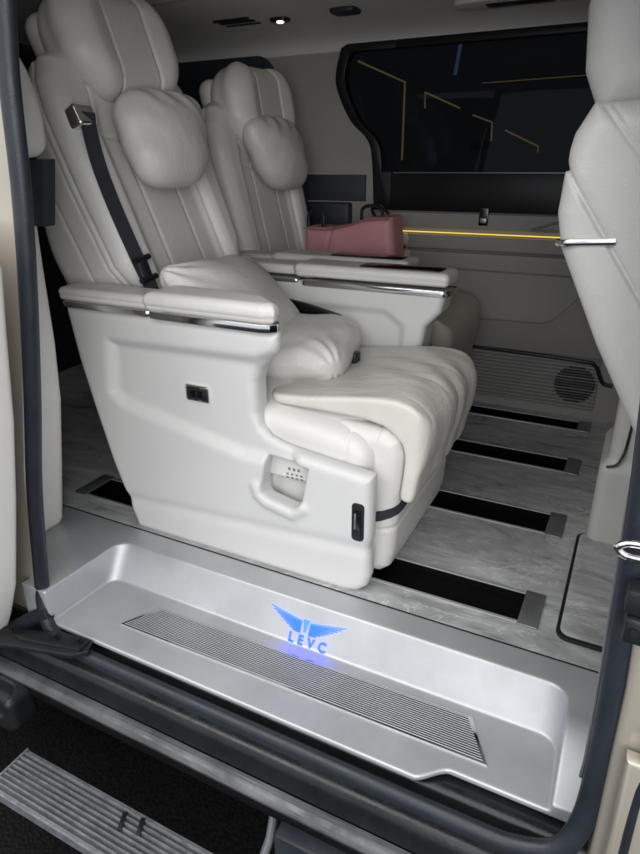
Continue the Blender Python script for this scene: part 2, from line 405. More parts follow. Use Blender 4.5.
def squircle(a, b, c, A, B, C, p=2.5, q=2.0):
    g = (np.abs(a/A)**p+np.abs(b/B)**p)**(2/p)
    return np.sqrt(g+np.abs(c/C)**2)
def f_neck(x, l, z):
    u, w = uw(x, z); b = u-.625; a = (l-.24*b)*.94; c = w-.066
    A = .160+.20*np.clip(b,-.15,.15)
    cr = .0045*np.sin(a*75+10*np.sin(b*8))*sst(b, .02, .13)*sst(.13-np.abs(a), 0, .08)*sst(b+.3*a, 0, .1)
    cr = cr+.0025*np.sin(70*(a*.5+b)+6*np.sin(a*14))*sst(np.abs(a), .06, .13)
    t = squircle(a, b, c+cr, A, .140, .084, 3.3)
    return (t-1)*.07
def f_guide(x, l, z):
    u, w = uw(x, z); return rbox(w, l, u, (.008,-.244,.700), (.03,.034,.030), .012)

CACHE = {}
def sdf_part(name, key, f, lo, hi, h, m, parent, mirror, reg=None):
    if key not in CACHE:
        CACHE[key] = nets(f, lo, hi, h)
    V, Q = CACHE[key]; mi = None
    if reg is not None:
        c = V[Q].mean(1); mi = reg(c[:,0], c[:,1], c[:,2]).astype(np.int32)
    if mirror: V, Q = mirror(V, Q)
    return link(name, V, Q, m, parent, True, mi)

def chair(loc, side, label, group, rec=0., drop=0.):
    t = thing('captain_chair', label, 'seat', loc, group)
    def mir(V, F):
        V = np.array(V); W = np.empty_like(V); W[:,0] = V[:,0]-SX+loc[0]; W[:,1] = loc[1]+side*V[:,1]; W[:,2] = V[:,2]+loc[2]
        if side < 0: F = F[:, ::-1] if isinstance(F, np.ndarray) else [tuple(q)[::-1] for q in F]
        return W, F
    def mirb(V, F, dr=None):
        dr = drop*.75 if dr is None else dr; V = np.array(V); a = R(rec); px, pz = OB[0]-.065, .47; V[:,0] += dr*UX; V[:,2] += dr*UZ
        dx, dz = V[:,0]-px, V[:,2]-pz; V[:,0] = px+dx*math.cos(a)+dz*math.sin(a); V[:,2] = pz-dx*math.sin(a)+dz*math.cos(a)
        return mir(V, F)
    mirh = lambda V, F: mirb(V, F, drop)
    P = lambda n, k, f, lo, hi, h, m, par=t, reg=None: sdf_part(n, k, f, lo, hi, h, m, par, mirh if k in ('head','headb') else mirb if k in ('back','guide') else mir, reg)
    sh = P('shell', 'shell', f_shell, (-1.43,-.40,-.02), (-.47,.36,.69), .0055, M['plastic'])
    # outer armrest
    ar = P('armrest', 'padout', f_padout, (-1.45,-.40,.68), (-.71,-.22,.75), .0045, M['leather'])
    def strip(pts, z0, z1):
        mb = MB(); mb.prism(pts, 'z', z0, z1, .002); return mb
    rr = lambda x0, x1, l0, l1, r: [(x0+r*(1-math.cos(k*math.pi/12)) if False else 0,0) for k in ()]
    def rrect(x0, x1, l0, l1, r, n=5):
        o = []
        for cx, cy, a0 in ((x1-r,l0+r,-90),(x1-r,l1-r,0),(x0+r,l1-r,90),(x0+r,l0+r,180)):
            for k in range(n+1):
                a = R(a0+90*k/n); o.append((cx+r*math.cos(a), cy+r*math.sin(a)))
        return o
    strip([(-1.10,-.387),(-.77,-.388),(-.745,-.381),(-.7345,-.366),(-.738,-.345),(-.80,-.288),(-.90,-.266),(-1.10,-.262)], .6735, .6925).build('trim_strip', M['chrome'], ar, mirror=mir)
    strip(rrect(-1.432,-1.11,-.377,-.276,.02), .6735, .6895).build('trim_strip', M['chrome'], ar, mirror=mir)
    ai = P('armrest', 'padin', f_padin, (-1.45,.21,.68), (-.48,.37,.74), .0045, M['leather'])
    strip(rrect(-1.0,-.496,.228,.356,.025), .662, .680).build('trim_strip', M['chrome'], ai, mirror=mir)
    strip(rrect(-1.432,-1.01,.236,.354,.012), .668, .680).build('trim_strip', M['chrome'], ai, mirror=mir)
    strip(rrect(-.80,-.53,.252,.336,.02), .7315, .7345).build('tray_inlay', M['piano'], ai, mirror=mir)
    # control panel on the inner arm, switch and port on the outer shell
    mb = MB(); mb.prism([(-1.06,.615),(-.98,.603),(-.86,.575),(-.815,.55),(-.805,.515),(-.83,.532),(-.88,.55),(-1.06,.575)], 'y', .228, .254, .004).build('control_panel', M['piano'], t, mirror=mir)
    sw = MB().prism(rrect(-1.03,-.955,.455,.50,.006), 'y', -.3605, -.3460, .002).build('switch_frame', M['chrome'], t, mirror=mir)
    MB().box((-1.024,-.3635,.461), (-.961,-.3560,.494), .002).build('switch', M['dark'], sw, mirror=mir)
    MB().box((-1.010,-.3650,.468), (-.995,-.3630,.487), .001).box((-.988,-.3650,.468), (-.973,-.3630,.487), .001).build('button', M['void'], sw, mirror=mir)
    pf = MB().prism(rrect(-.532,-.500,.165,.272,.010), 'y', -.3785, -.36, .002).build('port_frame', M['dark'], t, mirror=mir)
    MB().prism(rrect(-.527,-.506,.18,.258,.006), 'y', -.3805, -.37, .001).build('port', M['piano'], pf, mirror=mir)
    MB().box((-.524,-.3822,.20), (-.519,-.378,.245), .001).build('port_slot', M['alu'], pf, mirror=mir)
    mk = MB()
    for r_, (n, z0) in enumerate(((3,.292),(4,.278),(4,.268))):
        for i in range(n):
            x0 = -.745+i*.014+(.006 if n == 3 else 0); mk.box((x0,-.3275,z0), (x0+.007,-.3235,z0+(.008 if r_ == 0 else .005)), 0)
    mk.build('pocket_print', M['ink'], t, mirror=mir)
    # soft parts
    cu = P('seat_cushion', 'cush', f_cush, (-1.18,-.345,.28), (-.51,.24,.50), .006, M['leather'])
    lf = P('leg_rest_frame', 'leg', f_legframe, (-.73,-.325,0), (-.42,.23,.45), .0055, M['leather'])
    P('leg_rest_pad', 'pad' if side > 0 else 'pad2', f_pad if side > 0 else (lambda x, l, z: f_pad(x, l, z, 0.)), (-.87,-.315,.16), (-.35,.24,.54), .0048, M['padleather'] if side > 0 else M['ottoman'])
    MB().ribbon([(-.60,-.2965,.165),(-.53,-.2965,.183),(-.490,-.2955,.199),(-.466,-.287,.209),(-.451,-.270,.215),(-.4445,-.245,.221),(-.4435,-.19,.226),(-.4425,0,.23),(-.4425,.2,.23)], (.0,.0,1), .026, .0028).build('strap', M['web'], t, mirror=mir)
    bk = P('backrest', 'back', f_back, (-1.70,-.305,.30), (-1.02,.305,1.36), .0055, [M['leather'], M['pleather']],
           reg=lambda x, l, z: (np.abs(l) < .078) & (uw(x,z)[1] > -.09) & (uw(x,z)[0] < .655))
    hd = P('headrest', 'head', f_head, (-1.62,-.235,1.12), (-1.33,.235,1.56), .005, [M['leather'], M['pleather']],
           reg=lambda x, l, z: (np.abs(l) < .080) & (uw(x,z)[1] > -.02))
    P('headrest_shell', 'headb', f_headback, (-1.68,-.20,1.1), (-1.40,.20,1.50), .008, M['leather'], hd)
    for s_ in (-.06,.06):
        a = xz(.72,-.07); b = xz(.90,-.07); MB().tube([(a[0],s_,a[1]),(b[0],s_,b[1])], .008).build('headrest_post', M['chrome'], hd, mirror=mirh)
    # belt
    g = P('belt_guide', 'guide', f_guide, (-1.47,-.29,1.08), (-1.33,-.20,1.24), .0025, M['chrome'])
    bp = []; 
    for u, w, l in ((.702,.041,-.244),(.66,.028,-.248),(.57,.015,-.254),(.45,.012,-.257),(.30,.014,-.255),(.24,.018,-.255),(.16,.012,-.253),(.02,.0,-.25)):
        a = xz(u,w); bp.append((a[0],l,a[1]))
    MB().ribbon(spline(bp,5), (.30,1,.0), .042).build('seat_belt', M['web'], t, mirror=mirb)
    a = xz(.31,.025); b = xz(.255,.023)
    bu = MB(); bu.tube([(a[0],-0.286,a[1]),(a[0],-0.224,a[1]+.006)], .008, 8); bu.tube([(a[0],-0.254,a[1]),(b[0],-0.256,b[1])], .020, 8, ry=.007, up=(.9,0,.4))
    bu.tube([(b[0],-0.286,b[1]),(b[0],-0.224,b[1]+.006)], .008, 8)
    bu.build('belt_stop', M['dark'], t, mirror=mirb)
    bb = MB(); bb.box((-.745,.02,.470), (-.700,.06,.520), .006).build('belt_buckle', M['dark'], t, mirror=mir)
    return t

G1 = 'captain chairs in the second row'
c1 = chair((SX,SY,0), 1, 'large cream leather captain chair nearest the open doorway, seat belt over its shoulder', G1)
SX2, SY2 = -1.14, 2.36
c2 = chair((SX2,SY2,0), -1, 'shadowed captain chair further inside, beside the far window', G1, 9.5, -.15)

def pillow(name, label, cat, V, Q, m, loc, group=None):
    o = link(name, V, Q, m, None, True, loc=loc); o['label'] = label; o['category'] = cat
    if group: o['group'] = group
    return o
V, Q = nets(f_neck, (-1.55,-.21,.85), (-1.1,.21,1.32), .0045)
for loc, sd, lb in (((SX,SY,0),1,'plump cream neck pillow hanging below the nearest big headrest'), ((SX2,SY2,0),-1,'dim cream neck pillow below the headrest of the far chair')):
    W = V.copy()
    if sd < 0:
        a = R(9.5); px, pz = OB[0]-.065, .47; W[:,0] += -.05*UX; W[:,2] += -.05*UZ; dx, dz = W[:,0]-px, W[:,2]-pz
        W[:,0] = px+dx*math.cos(a)+dz*math.sin(a); W[:,2] = pz-dx*math.sin(a)+dz*math.cos(a)
    W[:,0] += loc[0]-SX; W[:,1] = loc[1]+sd*V[:,1]
    pillow('neck_pillow', lb, 'pillow', W, Q if sd > 0 else Q[:, ::-1], M['soft'], tuple(W.mean(0)), 'neck pillows')

def cushion(name, label, c, rot, A, B, C, seed, PN, EX_):
    rs = np.random.RandomState(seed); ph = rs.rand(6)*6; Rm = np.array(rot.to_3x3()); c = np.array(c)
    def f(x, y, z):
        q = np.stack([x-c[0], y-c[1], z-c[2]], -1)@Rm; a, b, w = q[...,0], q[...,1], q[...,2]
        ea = np.abs(a)/(A*(PN+(1.02-PN)*np.clip(np.abs(b/B),0,1.2)**2)); eb = np.abs(b)/(B*(PN+(1.02-PN)*np.clip(np.abs(a/A),0,1.2)**2))
        e = np.maximum(ea, eb); rr = np.hypot(np.abs(a)-A, np.abs(b)-B); th = np.arctan2(np.abs(b)-B, np.abs(a)-A)
        cr = .0055*np.sin(13*th+ph[0]+9*rr)*np.exp(-(rr/.10)**2)*sst(rr,.0,.03)
        cr = cr+.0040*np.sin(38*a+4*np.sin(12*b+ph[1])+ph[2])*sst(eb,.45,.85)+.0040*np.sin(34*b+4*np.sin(13*a+ph[3])+ph[4])*sst(ea,.45,.85)
        w = w+.012*np.sin(7*a+5*b+ph[5])+cr
        h = C*np.sqrt(np.clip(1-ea**EX_,0,1)*np.clip(1-eb**EX_,0,1))+.004
        d = smax(np.abs(w)-h, (((ea**CP+eb**CP)**(1/CP))-1)*min(A,B), .02)
        return d*.6
    CP = 12 if PN < .95 else 4
    m = max(A,B,C)*1.25
    V, Q = nets(f, c-m, c+m, .005)
    return pillow(name, label, 'cushion', V, Q, M['soft'], tuple(c), 'loose leather cushions')
from mathutils import Euler
cushion('cushion', 'soft leather cushion propped against the backrest behind the armrest', (-1.035,1.545,.630), Euler((R(-7),R(42),R(4))).to_matrix() , .195, .245, .092, 3, .93, 2.4)
cushion('cushion', 'plump leather cushion lying flat on the near seat, in front of the propped one', (-.865,1.60,.528), Euler((R(4),R(-3),R(14))).to_matrix(), .155, .20, .074, 8, 1.0, 3.0)

# ------------------------------------------------------------------ pink bag
bag = thing('handbag', 'dusty pink box shaped bag with dark handles resting behind the armrests', 'bag', (-1.09,2.46,.70))
def f_bag(x, y, z):
    d = ext(poly2(x, z, [(-1.30,.66),(-.885,.66),(-.905,.835),(-1.01,.825),(-1.10,.80),(-1.19,.782),(-1.295,.785)]), y, 2.40, 2.56, .034)
    return d+.006*groove(x+1.185-.03*np.sin(9*z), .008)+.004*np.sin(30*x+12*z)*.4
V, Q = nets(f_bag, (-1.32,2.39,.65), (-.86,2.57,.85), .005)
link('body', V, Q, M['pink'], bag)
MB().tube(spline([(-1.29,2.398,.778),(-1.19,2.398,.775),(-1.10,2.398,.793),(-1.01,2.398,.817),(-.91,2.398,.826)],5), .0025, 6).build('piping', M['bagseam'], bag)
MB().tube(spline([(-1.285,2.43,.775),(-1.28,2.43,.83),(-1.245,2.43,.852),(-1.215,2.43,.83),(-1.215,2.43,.775)],6), .008).build('handle', M['dark'], bag)
MB().tube(spline([(-1.08,2.52,.80),(-1.075,2.52,.852),(-1.035,2.52,.866),(-.995,2.52,.855),(-.98,2.52,.82)],6), .007).build('handle', M['dark'], bag)

# ------------------------------------------------------------------ front seat and console
fs = thing('front_seat', 'cream front seat seen from behind at the upper right edge, chrome strip on its back', 'seat', (.2,1.52,0))
FB = [(-.118,1.132),(-.143,1.085),(-.155,1.02),(-.158,.95),(-.144,.888),(-.052,.705),(.100,.44),(.16,.40),(.40,.40),(.20,.86),(.10,1.08),(.02,1.135)]
def f_fback(x, y, z):
    d = ext(poly2(x, z, FB), y, 1.275, 1.765, .045)
    d = d+.007*groove(seg2(x, z, (-.155,1.035), (.06,.735)), .0038)*(y < 1.6)
    d = d+.004*(groove(seg2(x, z, (-.10,1.125), (.10,.90)), .003)+groove(seg2(x, z, (-.088,1.128), (.112,.905)), .003)*.7)*(y < 1.6)
    d = d-.004*sst(x*.81+z*.585, .48, .50)
    d = d+.004*groove(x+.138+.0*z, .004)*0
    return d
V, Q = nets(f_fback, (-.19,1.25,.40), (.38,1.79,1.16), .0042); link('backrest', V, Q, M['leather'], fs)
def f_fhead(x, y, z): return ext(poly2(x, z, [(-.118,1.118),(-.152,1.19),(-.162,1.29),(-.15,1.38),(-.05,1.44),(.03,1.40),(.04,1.20),(0,1.125)]), y, 1.33, 1.71, .06)
V, Q = nets(f_fhead, (-.18,1.3,1.1), (.06,1.74,1.46), .006); link('headrest', V, Q, M['leather'], fs)
st = [(-.15,1.30,.897),(-.136,1.279,.899),(-.11,1.2735,.902),(-.048,1.2735,.906)]
MB().tube(spline(st,4), .0065, 10, ry=.004, up=(0,1,0)).build('trim_strip', M['chrome'], fs)
V, Q = nets(lambda x,y,z: box(x,y,z,(.20,1.28,.27),(.75,1.76,.44),.06), (.18,1.26,.25), (.77,1.78,.46), .008); link('seat_cushion', V, Q, M['leather'], fs)
MB().box((.25,1.31,.0), (.70,1.70,.30), .03, 3).build('seat_base', M['dark'], fs)

cs = thing('center_console', 'pale console standing on the floor behind the front seats, dark seam line', 'console', (.2,1.86,0))
def f_con(x, y, z):
    a = box(x, y, z, (.012,1.74,-.02), (.8,2.02,.64), .03)
    b = box(x, y, z, (-.006,1.725,-.02), (.8,2.035,.265), .03)
    return smin(a, b, .02)
V, Q = nets(f_con, (-.05,1.71,-.01), (.45,2.05,.66), .0065); link('body', V, Q, M['console'], cs)
MB().tube(spline([(.062,1.7385,.64),(.056,1.7385,.45),(.052,1.7365,.33),(.047,1.730,.295),(.036,1.7235,.268),(.012,1.7235,.256)],6), .0035, 8).build('seam', M['dark'], cs)
MB().box((.006,1.79,.53), (.020,1.98,.615), .006).build('vent', M['dark'], cs)

# ------------------------------------------------------------------ the van
van = thing('van', 'champagne van with its sliding door open and a pale grey cabin behind the silver sill', 'van', (-.65,1.8,0))
X0, X1 = -2.7, 1.5
# floor strips between the rails
RAILS = [(1.288,1.412),(1.722,1.848),(2.165,2.285),(2.578,2.680)]
XE = -.115
mb = MB(); y = 1.205
def quad(mb, x0, x1, y0, y1, z): mb.add([(x0,y0,z),(x1,y0,z),(x1,y1,z),(x0,y1,z)], [(0,1,2,3)])
for a, b in RAILS:
    quad(mb, X0, XE, y, a, 0); y = b
quad(mb, X0, XE, y, 2.76, 0); quad(mb, XE, X1, 1.205, 2.76, 0)
fx = mb
for a, b in RAILS: quad(fx, X0, -1.555, a, b, 0)
fl = mb.build('floor', M['marble'], van, smooth=False)
for a, b in RAILS:
    XS = -1.555
    ch = MB(); quad(ch, XS, XE, a, b, -.022)
    ch.add([(XS,a,0),(XE,a,0),(XE,a,-.022),(XS,a,-.022)], [(0,1,2,3)]); ch.add([(XS,b,0),(XE,b,0),(XE,b,-.022),(XS,b,-.022)], [(3,2,1,0)])
    ch.add([(XE,a,0),(XE,b,0),(XE,b,-.022),(XE,a,-.022)], [(0,1,2,3)])
    rl = ch.build('seat_rail', M['void'], fl, smooth=False)
    MB().box((XS,a-.004,.0005), (XE,a+.006,.004), .001).box((XS,b-.007,.0005), (XE,b+.003,.004), .001).build('rail_edge', M['satin'], fl)
    MB().box((XS-.045,a-.008,.0007), (XS+.004,b+.008,.006), .002).build('rail_end', M['alu'], fl)
    MB().box((XE-.004,a-.008,.0007), (XE+.045,b+.008,.006), .002).build('rail_end', M['alu'], fl)
def rrect2(x0, x1, y0, y1, r, n=6):
    o = []
    for cx, cy, a0 in ((x1-r,y0+r,-90),(x1-r,y1-r,0),(x0+r,y1-r,90),(x0+r,y0+r,180)):
        for k in range(n+1):
            a = R(a0+90*k/n); o.append((cx+r*math.cos(a), cy+r*math.sin(a)))
    return o
MB().prism(rrect2(-.030,.40,1.270,1.765,.03), 'z', .0012, .010, .001).build('hatch_seal', M['dark'], fl)
MB().prism(rrect2(-.022,.392,1.280,1.757,.026), 'z', .002, .016, .003).build('hatch', M['marble'], fl)

# sill tray
TZ = -.100                                                       # tray bottom
def f_sill(x, y, z):
    front = .856+.046*sst(x, -.235, -.165)
    d = box(x, y, z, (-1.352,.60,-.114), (.078,1.206,.0), .005)
    d = smax(d, front-y, .004)
    d = np.minimum(d, box(x, y, z, (-1.70,.900,-.114), (-1.30,1.206,.0), .005))
    c = poly2(x, y-.57*z, [(-1.235,.50),(-1.205,1.087),(-.023,1.087),(-.003,.50)])-.045
    c = smax(c, -(z-TZ), .006)
    d = smax(d, -c, .005)
    slope = z+.002+.090*sst(1.06-y, 0, .20)*sst(x, -.15, -.02)         # right-hand end falls to the front
    return smax(d, slope, .004)
V, Q = nets(f_sill, (-1.705,.845,-.138), (.08,1.21,.002), .0045)
cc = V[Q].mean(1)
si = link('door_sill', V, Q, [M['satin'], M['satindim']], van, True, (cc[:,2] > -.0022) & (cc[:,1] > 1.0))  # rim top takes the copy darkened for dim reflections
# ribbed tread
TR = [(-1.083,.931),(-.103,.944),(-.160,1.050),(-1.029,1.028)]
def lerp(a,b,t): return (a[0]+(b[0]-a[0])*t, a[1]+(b[1]-a[1])*t)
tp = MB(); tp.prism(TR, 'z', TZ-.0005, TZ+.0040, .0015).build('tread_frame', M['chrome'], si)
tb = MB(); ins = []
cx = sum(p[0] for p in TR)/4; cy = sum(p[1] for p in TR)/4
INS = [(p[0]+(.010 if p[0] < cx else -.010), p[1]+(.004 if p[1] < cy else -.004)) for p in TR]
tb.prism(INS, 'z', TZ+.001, TZ+.0042, 0).build('tread_base', M['dark'], si, smooth=False)
rb = MB(); n = 17
for i in range(n):
    t0 = (i+.15)/n; t1 = (i+.50)/n
    a0, b0 = lerp(INS[0],INS[3],t0), lerp(INS[1],INS[2],t0); a1, b1 = lerp(INS[0],INS[3],t1), lerp(INS[1],INS[2],t1)
    rb.prism([a0,b0,b1,a1], 'z', TZ+.0043, TZ+.0062, .0005, 1)
rb.build('tread_rib', M['satin'], si)

# glowing emblem: wings over four letters, on the back wall of the tray
def wall_y(z): return 1.132+.57*z-.0022
EX, EZ = -.607, -.050
em = MB(); em2 = MB()
def feather(mb, pts_top, pts_bot):
    n = len(pts_top); v = []
    for (a, b) in zip(pts_top, pts_bot):
        for p in (a, b): v.append((EX+p[0], wall_y(EZ+p[1])-.0006, EZ+p[1]))
    f = [(2*i,2*i+1,2*i+3,2*i+2) for i in range(n-1)]
    k = len(v); v += [(p[0],p[1]+.0012,p[2]) for p in v]; f += [tuple(q+k for q in g[::-1]) for g in f]
    mb.add(v, f)
for s in (-1,1):
    for k in range(8):
        top = []; bot = []
        L0 = .108-.0105*k
        for i in range(9):
            t = i/8; xx = .012+(L0-.012)*t
            base = .004-.0035*k+.015*(xx/.108)**1.3*(1-.07*k)
            th = .0026*(1-.6*t**3)
            top.append((s*xx, base+th*.5)); bot.append((s*xx, base-th*.5))
        feather(em if k not in (0,) else em2, top, bot)
for k in range(5):
    w = .0085-.0012*k
    feather(em2, [(-w,.010-.0056*k),(w,.010-.0056*k)], [(-w*.85,.006-.0056*k),(w*.85,.006-.0056*k)])
em.build('emblem', M['blue'], si, smooth=False); em2.build('emblem_outline', M['blue2'], si, smooth=False)
cu = bpy.data.curves.new('lettering', 'FONT'); cu.body = 'LEVC'; cu.size = .030; cu.align_x = 'CENTER'; cu.extrude = .0008; cu.offset = .0005; cu.space_character = 1.75
to = bpy.data.objects.new('tmp_text', cu); COL.objects.link(to); bpy.context.view_layer.update()
me = bpy.data.meshes.new_from_object(to.evaluated_get(bpy.context.evaluated_depsgraph_get()))
tv = np.array([v.co[:] for v in me.vertices]); tf = [tuple(p.vertices) for p in me.polygons]; bpy.data.objects.remove(to)
tz = -.0955+tv[:,1]*1.0; tv = np.stack([EX+.013+tv[:,0]*1.05, wall_y(tz)-.0006-tv[:,2], tz], 1)
link('lettering', tv, tf, M['blue'], si, False)

# door opening: rubber seal loop
Y = .872
loop = [(-.02,Y,1.40),(.018,Y,1.1),(.055,Y-.01,.70),(.078,Y-.01,.30),(.084,Y-.012,.08),(.078,Y-.02,-.03),(.050,Y-.034,-.100),(-.02,Y-.042,-.130),(-.12,Y-.044,-.135),(-.5,Y-.044,-.134),(-.9,Y-.044,-.133),(-1.12,Y-.042,-.132),(-1.24,Y-.030,-.118),(-1.285,Y-.010,-.07),(-1.285,Y+.005,.05),(-1.240,Y+.005,.30),(-1.178,Y+.005,.55),(-1.122,Y+.005,.80),(-1.085,Y+.005,1.0),(-1.06,Y+.005,1.20),(-1.02,Y+.005,1.38),(-.98,Y+.005,1.44),(-.5,Y,1.45),(-.08,Y,1.44)]
pts = spline(loop+[loop[0]], 8)[:-1]
ws = MB(); ws.tube(pts, .021, 14, closed=True, ry=.017).build('weatherstrip', M['rubber'], van)
# thin bright edge trim inside the right upright
MB().tube(spline([(-.009,.895,1.2),(.036,.885,.80),(.043,.878,.60),(.056,.872,.30),(.062,.868,.12),(.061,.866,.06)],8), .0035, 8).build('edge_trim', M['alu'], van)

# rocker below the seal, and the slide rail
prof = [(1.0,-.125),(.885,-.128),(.865,-.150),(.850,-.166),(.835,-.176),(.820,-.184),(.810,-.200),(.806,-.222),(.800,-.240)]
pr = [Vector((0,p[0],p[1])) for p in prof]; sp = spline([tuple(p) for p in pr], 5)
MB().sweep([(p.y,p.z) for p in sp], [-2.6,-1.6,-1.2,-.8,-.4,0,.13,1.2]).build('rocker', M['blackgloss'], van, ang=60)
MB().prism([(.800,-.246),(.786,-.248),(.775,-.254),(.768,-.264),(.771,-.275),(.790,-.280),(.800,-.276)], 'x', -1.44, 1.2, 0).build('slide_rail', M['rail'], van, ang=50)
MB().prism([(.785,-.283),(.777,-.286),(.772,-.294),(.773,-.306),(.79,-.308),(.80,-.284)], 'x', -1.45, 1.2, 0).build('skirt', M['void'], van, ang=50)
MB().box((-2.7,1.05,-.60), (1.2,2.7,-.12), .01).build('underbody', M['void'], van)  # near-black colour stands in for the shade under the van
# running board
bd = MB(); P = [(.600,-.452),(.602,-.447)]
y0, y1 = .590, .716; nr = 9
for i in range(nr):
    a = y0+.004+(y1-y0-.006)*i/nr; b = y0+.004+(y1-y0-.006)*(i+.62)/nr; P += [(a,-.447),(a+.0015,-.4405),(b-.0025,-.4405),(b,-.447)]
P = [(y0,-.475),(y0,-.447)]+P[2:]+[(y1,-.447),(y1,-.475)]
rb_ = MB().prism(P, 'x', -1.275, -.50, .0008, 1).box((-1.283,y0-.002,-.478), (-1.2755,y1+.002,-.4395), .003).build('running_board', M['board'], van, ang=30)
MB().box((-.905,.655,-.4425), (-.893,.700,-.4385), .001, rot=Matrix.Rotation(R(24),3,'Z')).box((-.855,.665,-.4425), (-.843,.708,-.4385), .001, rot=Matrix.Rotation(R(24),3,'Z')).build('scuff_mark', M['dark'], rb_)
gb = MB()
for i in range(nr-1):
    b = y0+.004+(y1-y0-.006)*(i+.62)/nr; a = y0+.004+(y1-y0-.006)*(i+1)/nr; gb.box((-1.2745,b+.0005,-.4468), (-.502,a-.0005,-.4452), 0)
gb.build('groove', M['rail'], rb_, smooth=False)  # dark strips stand in for the shade between the ridges
MB().tube([(-.545,.72,-.47),(-.53,.77,-.38),(-.53,.80,-.31)], .011, 10).build('board_bracket', M['alu'], van)
MB().box((-.50,.735,-.42), (-.33,.80,-.30), .01).box((-.29,.74,-.46), (-.26,.80,-.30), .006).build('jack_bracket', M['rubber'], van)

# lower left hardware: roller arm, bolts, corrugated conduit, black moulding
ra = MB(); ra.prism([(-1.40,.70),(-1.28,.745),(-1.115,.788),(-1.085,.818),(-1.105,.852),(-1.21,.838),(-1.30,.80),(-1.42,.78)], 'z', -.112, -.097, .004)
ra.prism([(-1.30,.77),(-1.27,.765),(-1.10,.805),(-1.105,.845),(-1.20,.832)], 'z', -.097, -.088, .003)
rao = ra.build('roller_arm', M['dark'], van)
for x, y in ((-1.19,.808),(-1.125,.824)):
    MB().disc((x,y,-.085), (0,0,1), .014, .006).disc((x,y,-.081), (0,0,1), .0085, .008, 6).build('bolt', M['piano'], rao)
cv = spline([(-1.262,.862,-.070),(-1.315,.845,-.100),(-1.375,.83,-.140),(-1.45,.825,-.19),(-1.55,.82,-.24)], 10)
cm = MB(); rings = []
for i in range(len(cv)-1):
    for k in range(3): rings.append(cv[i].lerp(cv[i+1], k/3))
v = []; f = []; n = 12
for i, p in enumerate(rings):
    t = (rings[min(i+1,len(rings)-1)]-rings[max(i-1,0)]).normalized(); x = t.cross(Vector((0,0,1))).normalized(); yv = x.cross(t)
    r = .021 if (i//2)%2 else .015
    v += [p+x*r*math.cos(2*math.pi*j/n)+yv*r*math.sin(2*math.pi*j/n) for j in range(n)]
for i in range(len(rings)-1):
    for j in range(n): f.append((i*n+j, i*n+(j+1)%n, (i+1)*n+(j+1)%n, (i+1)*n+j))
cm.add(v, f).build('conduit', M['rubber'], van, ang=25)
def f_mould(x, y, z):
    d = box(x, y, z, (-1.75,.70,-.40), (-1.30,.80,-.275), .03); c = rbox(x, y, z, (-1.40,.69,-.27), (.075,.07,.07), .03)
    return smax(d, -c, .015)
V, Q = nets(f_mould, (-1.76,.69,-.41), (-1.28,.81,-.265), .006); link('rail_cap', V, Q, M['dark'], van)

# rear pillar trim, leaning forward at the top
def f_pil(x, y, z):
    e = np.interp(z, [-.05,.0,.2,.43,.6,.8,.94,1.06], [-1.505,-1.487,-1.44,-1.390,-1.372,-1.365,-1.357,-1.34])
    return box(x-e, y, z, (-.25,.905,-.01), (0,1.14,1.046), .03)
V, Q = nets(f_pil, (-1.78,.89,-.02), (-1.25,1.16,1.06), .008); pl = link('rear_pillar_trim', V, Q, M['trimwhite'], van)
def f_pil2(x, y, z):
    e = np.interp(z, [.95,1.06,1.13,1.18,1.235,1.28,1.325,1.4,1.6], [-1.283,-1.277,-1.272,-1.279,-1.297,-1.325,-1.376,-1.50,-1.85])
    return box(x-e, y, z, (-.4,.905,1.055), (.0,1.14,1.60), .035)*.85
V, Q = nets(f_pil2, (-2.0,.89,1.03), (-1.25,1.16,1.62), .008); link('rear_pillar_trim', V, Q, M['trimwhite'], van)
MB().prism([(-1.42,.90),(-1.322,.90),(-1.284,1.052),(-1.38,1.052)], 'y', 1.112, 1.150, .004).build('pillar_backing', M['navy'], van)
MB().prism([(-1.335,-.35),(-1.325,.05),(-1.285,.32),(-1.20,.64),(-1.13,.95),(-1.085,1.2),(-1.03,1.40),(-2.6,1.45),(-2.6,-.35)], 'y', .886, .903, .003).build('rear_body_panel', M['paint'], van)
# the sliding door pushed back along the side
dr = MB(); dr.prism([(-1.40,-.18),(-1.335,-.06),(-1.285,.05),(-1.255,.15),(-1.205,.32),(-1.15,.53),(-1.11,.74),(-1.085,.86),(-1.10,.92),(-2.4,.96),(-2.4,-.22),(-1.45,-.22)], 'y', .715, .812, .022, 4).build('sliding_door', M['trimwhite'], van)
# B pillar, front door side and the rest of the shell
bp_ = MB()
bp_.prism([(.100,-.30),(.098,.0),(.092,.30),(.07,.66),(.035,1.1),(-.0,1.42),(.25,1.42),(.25,-.30)], 'y', .835, .90, .012, 3)
bp_.build('centre_pillar', M['paint'], van)
MB().prism([(.118,-.30),(.116,.0),(.112,.20),(.23,.20),(.23,-.30)], 'y', .80, .832, .010, 3).build('pillar_step', M['paint'], van)
MB().tube(spline([(.150,.803,-.3),(.140,.803,.05),(.140,.81,.25)],6), .008, 8).build('door_seal', M['rubber'], van)
MB().prism([(.26,-.30),(1.5,-.30),(1.5,.80),(.26,.80)], 'y', .80, .90, .012, 3).build('front_door', M['paint'], van)
MB().prism([(.26,.803),(1.5,.803),(1.3,1.42),(.26,1.42)], 'y', .84, .85, .002).build('front_door_window', M['glass'], van)
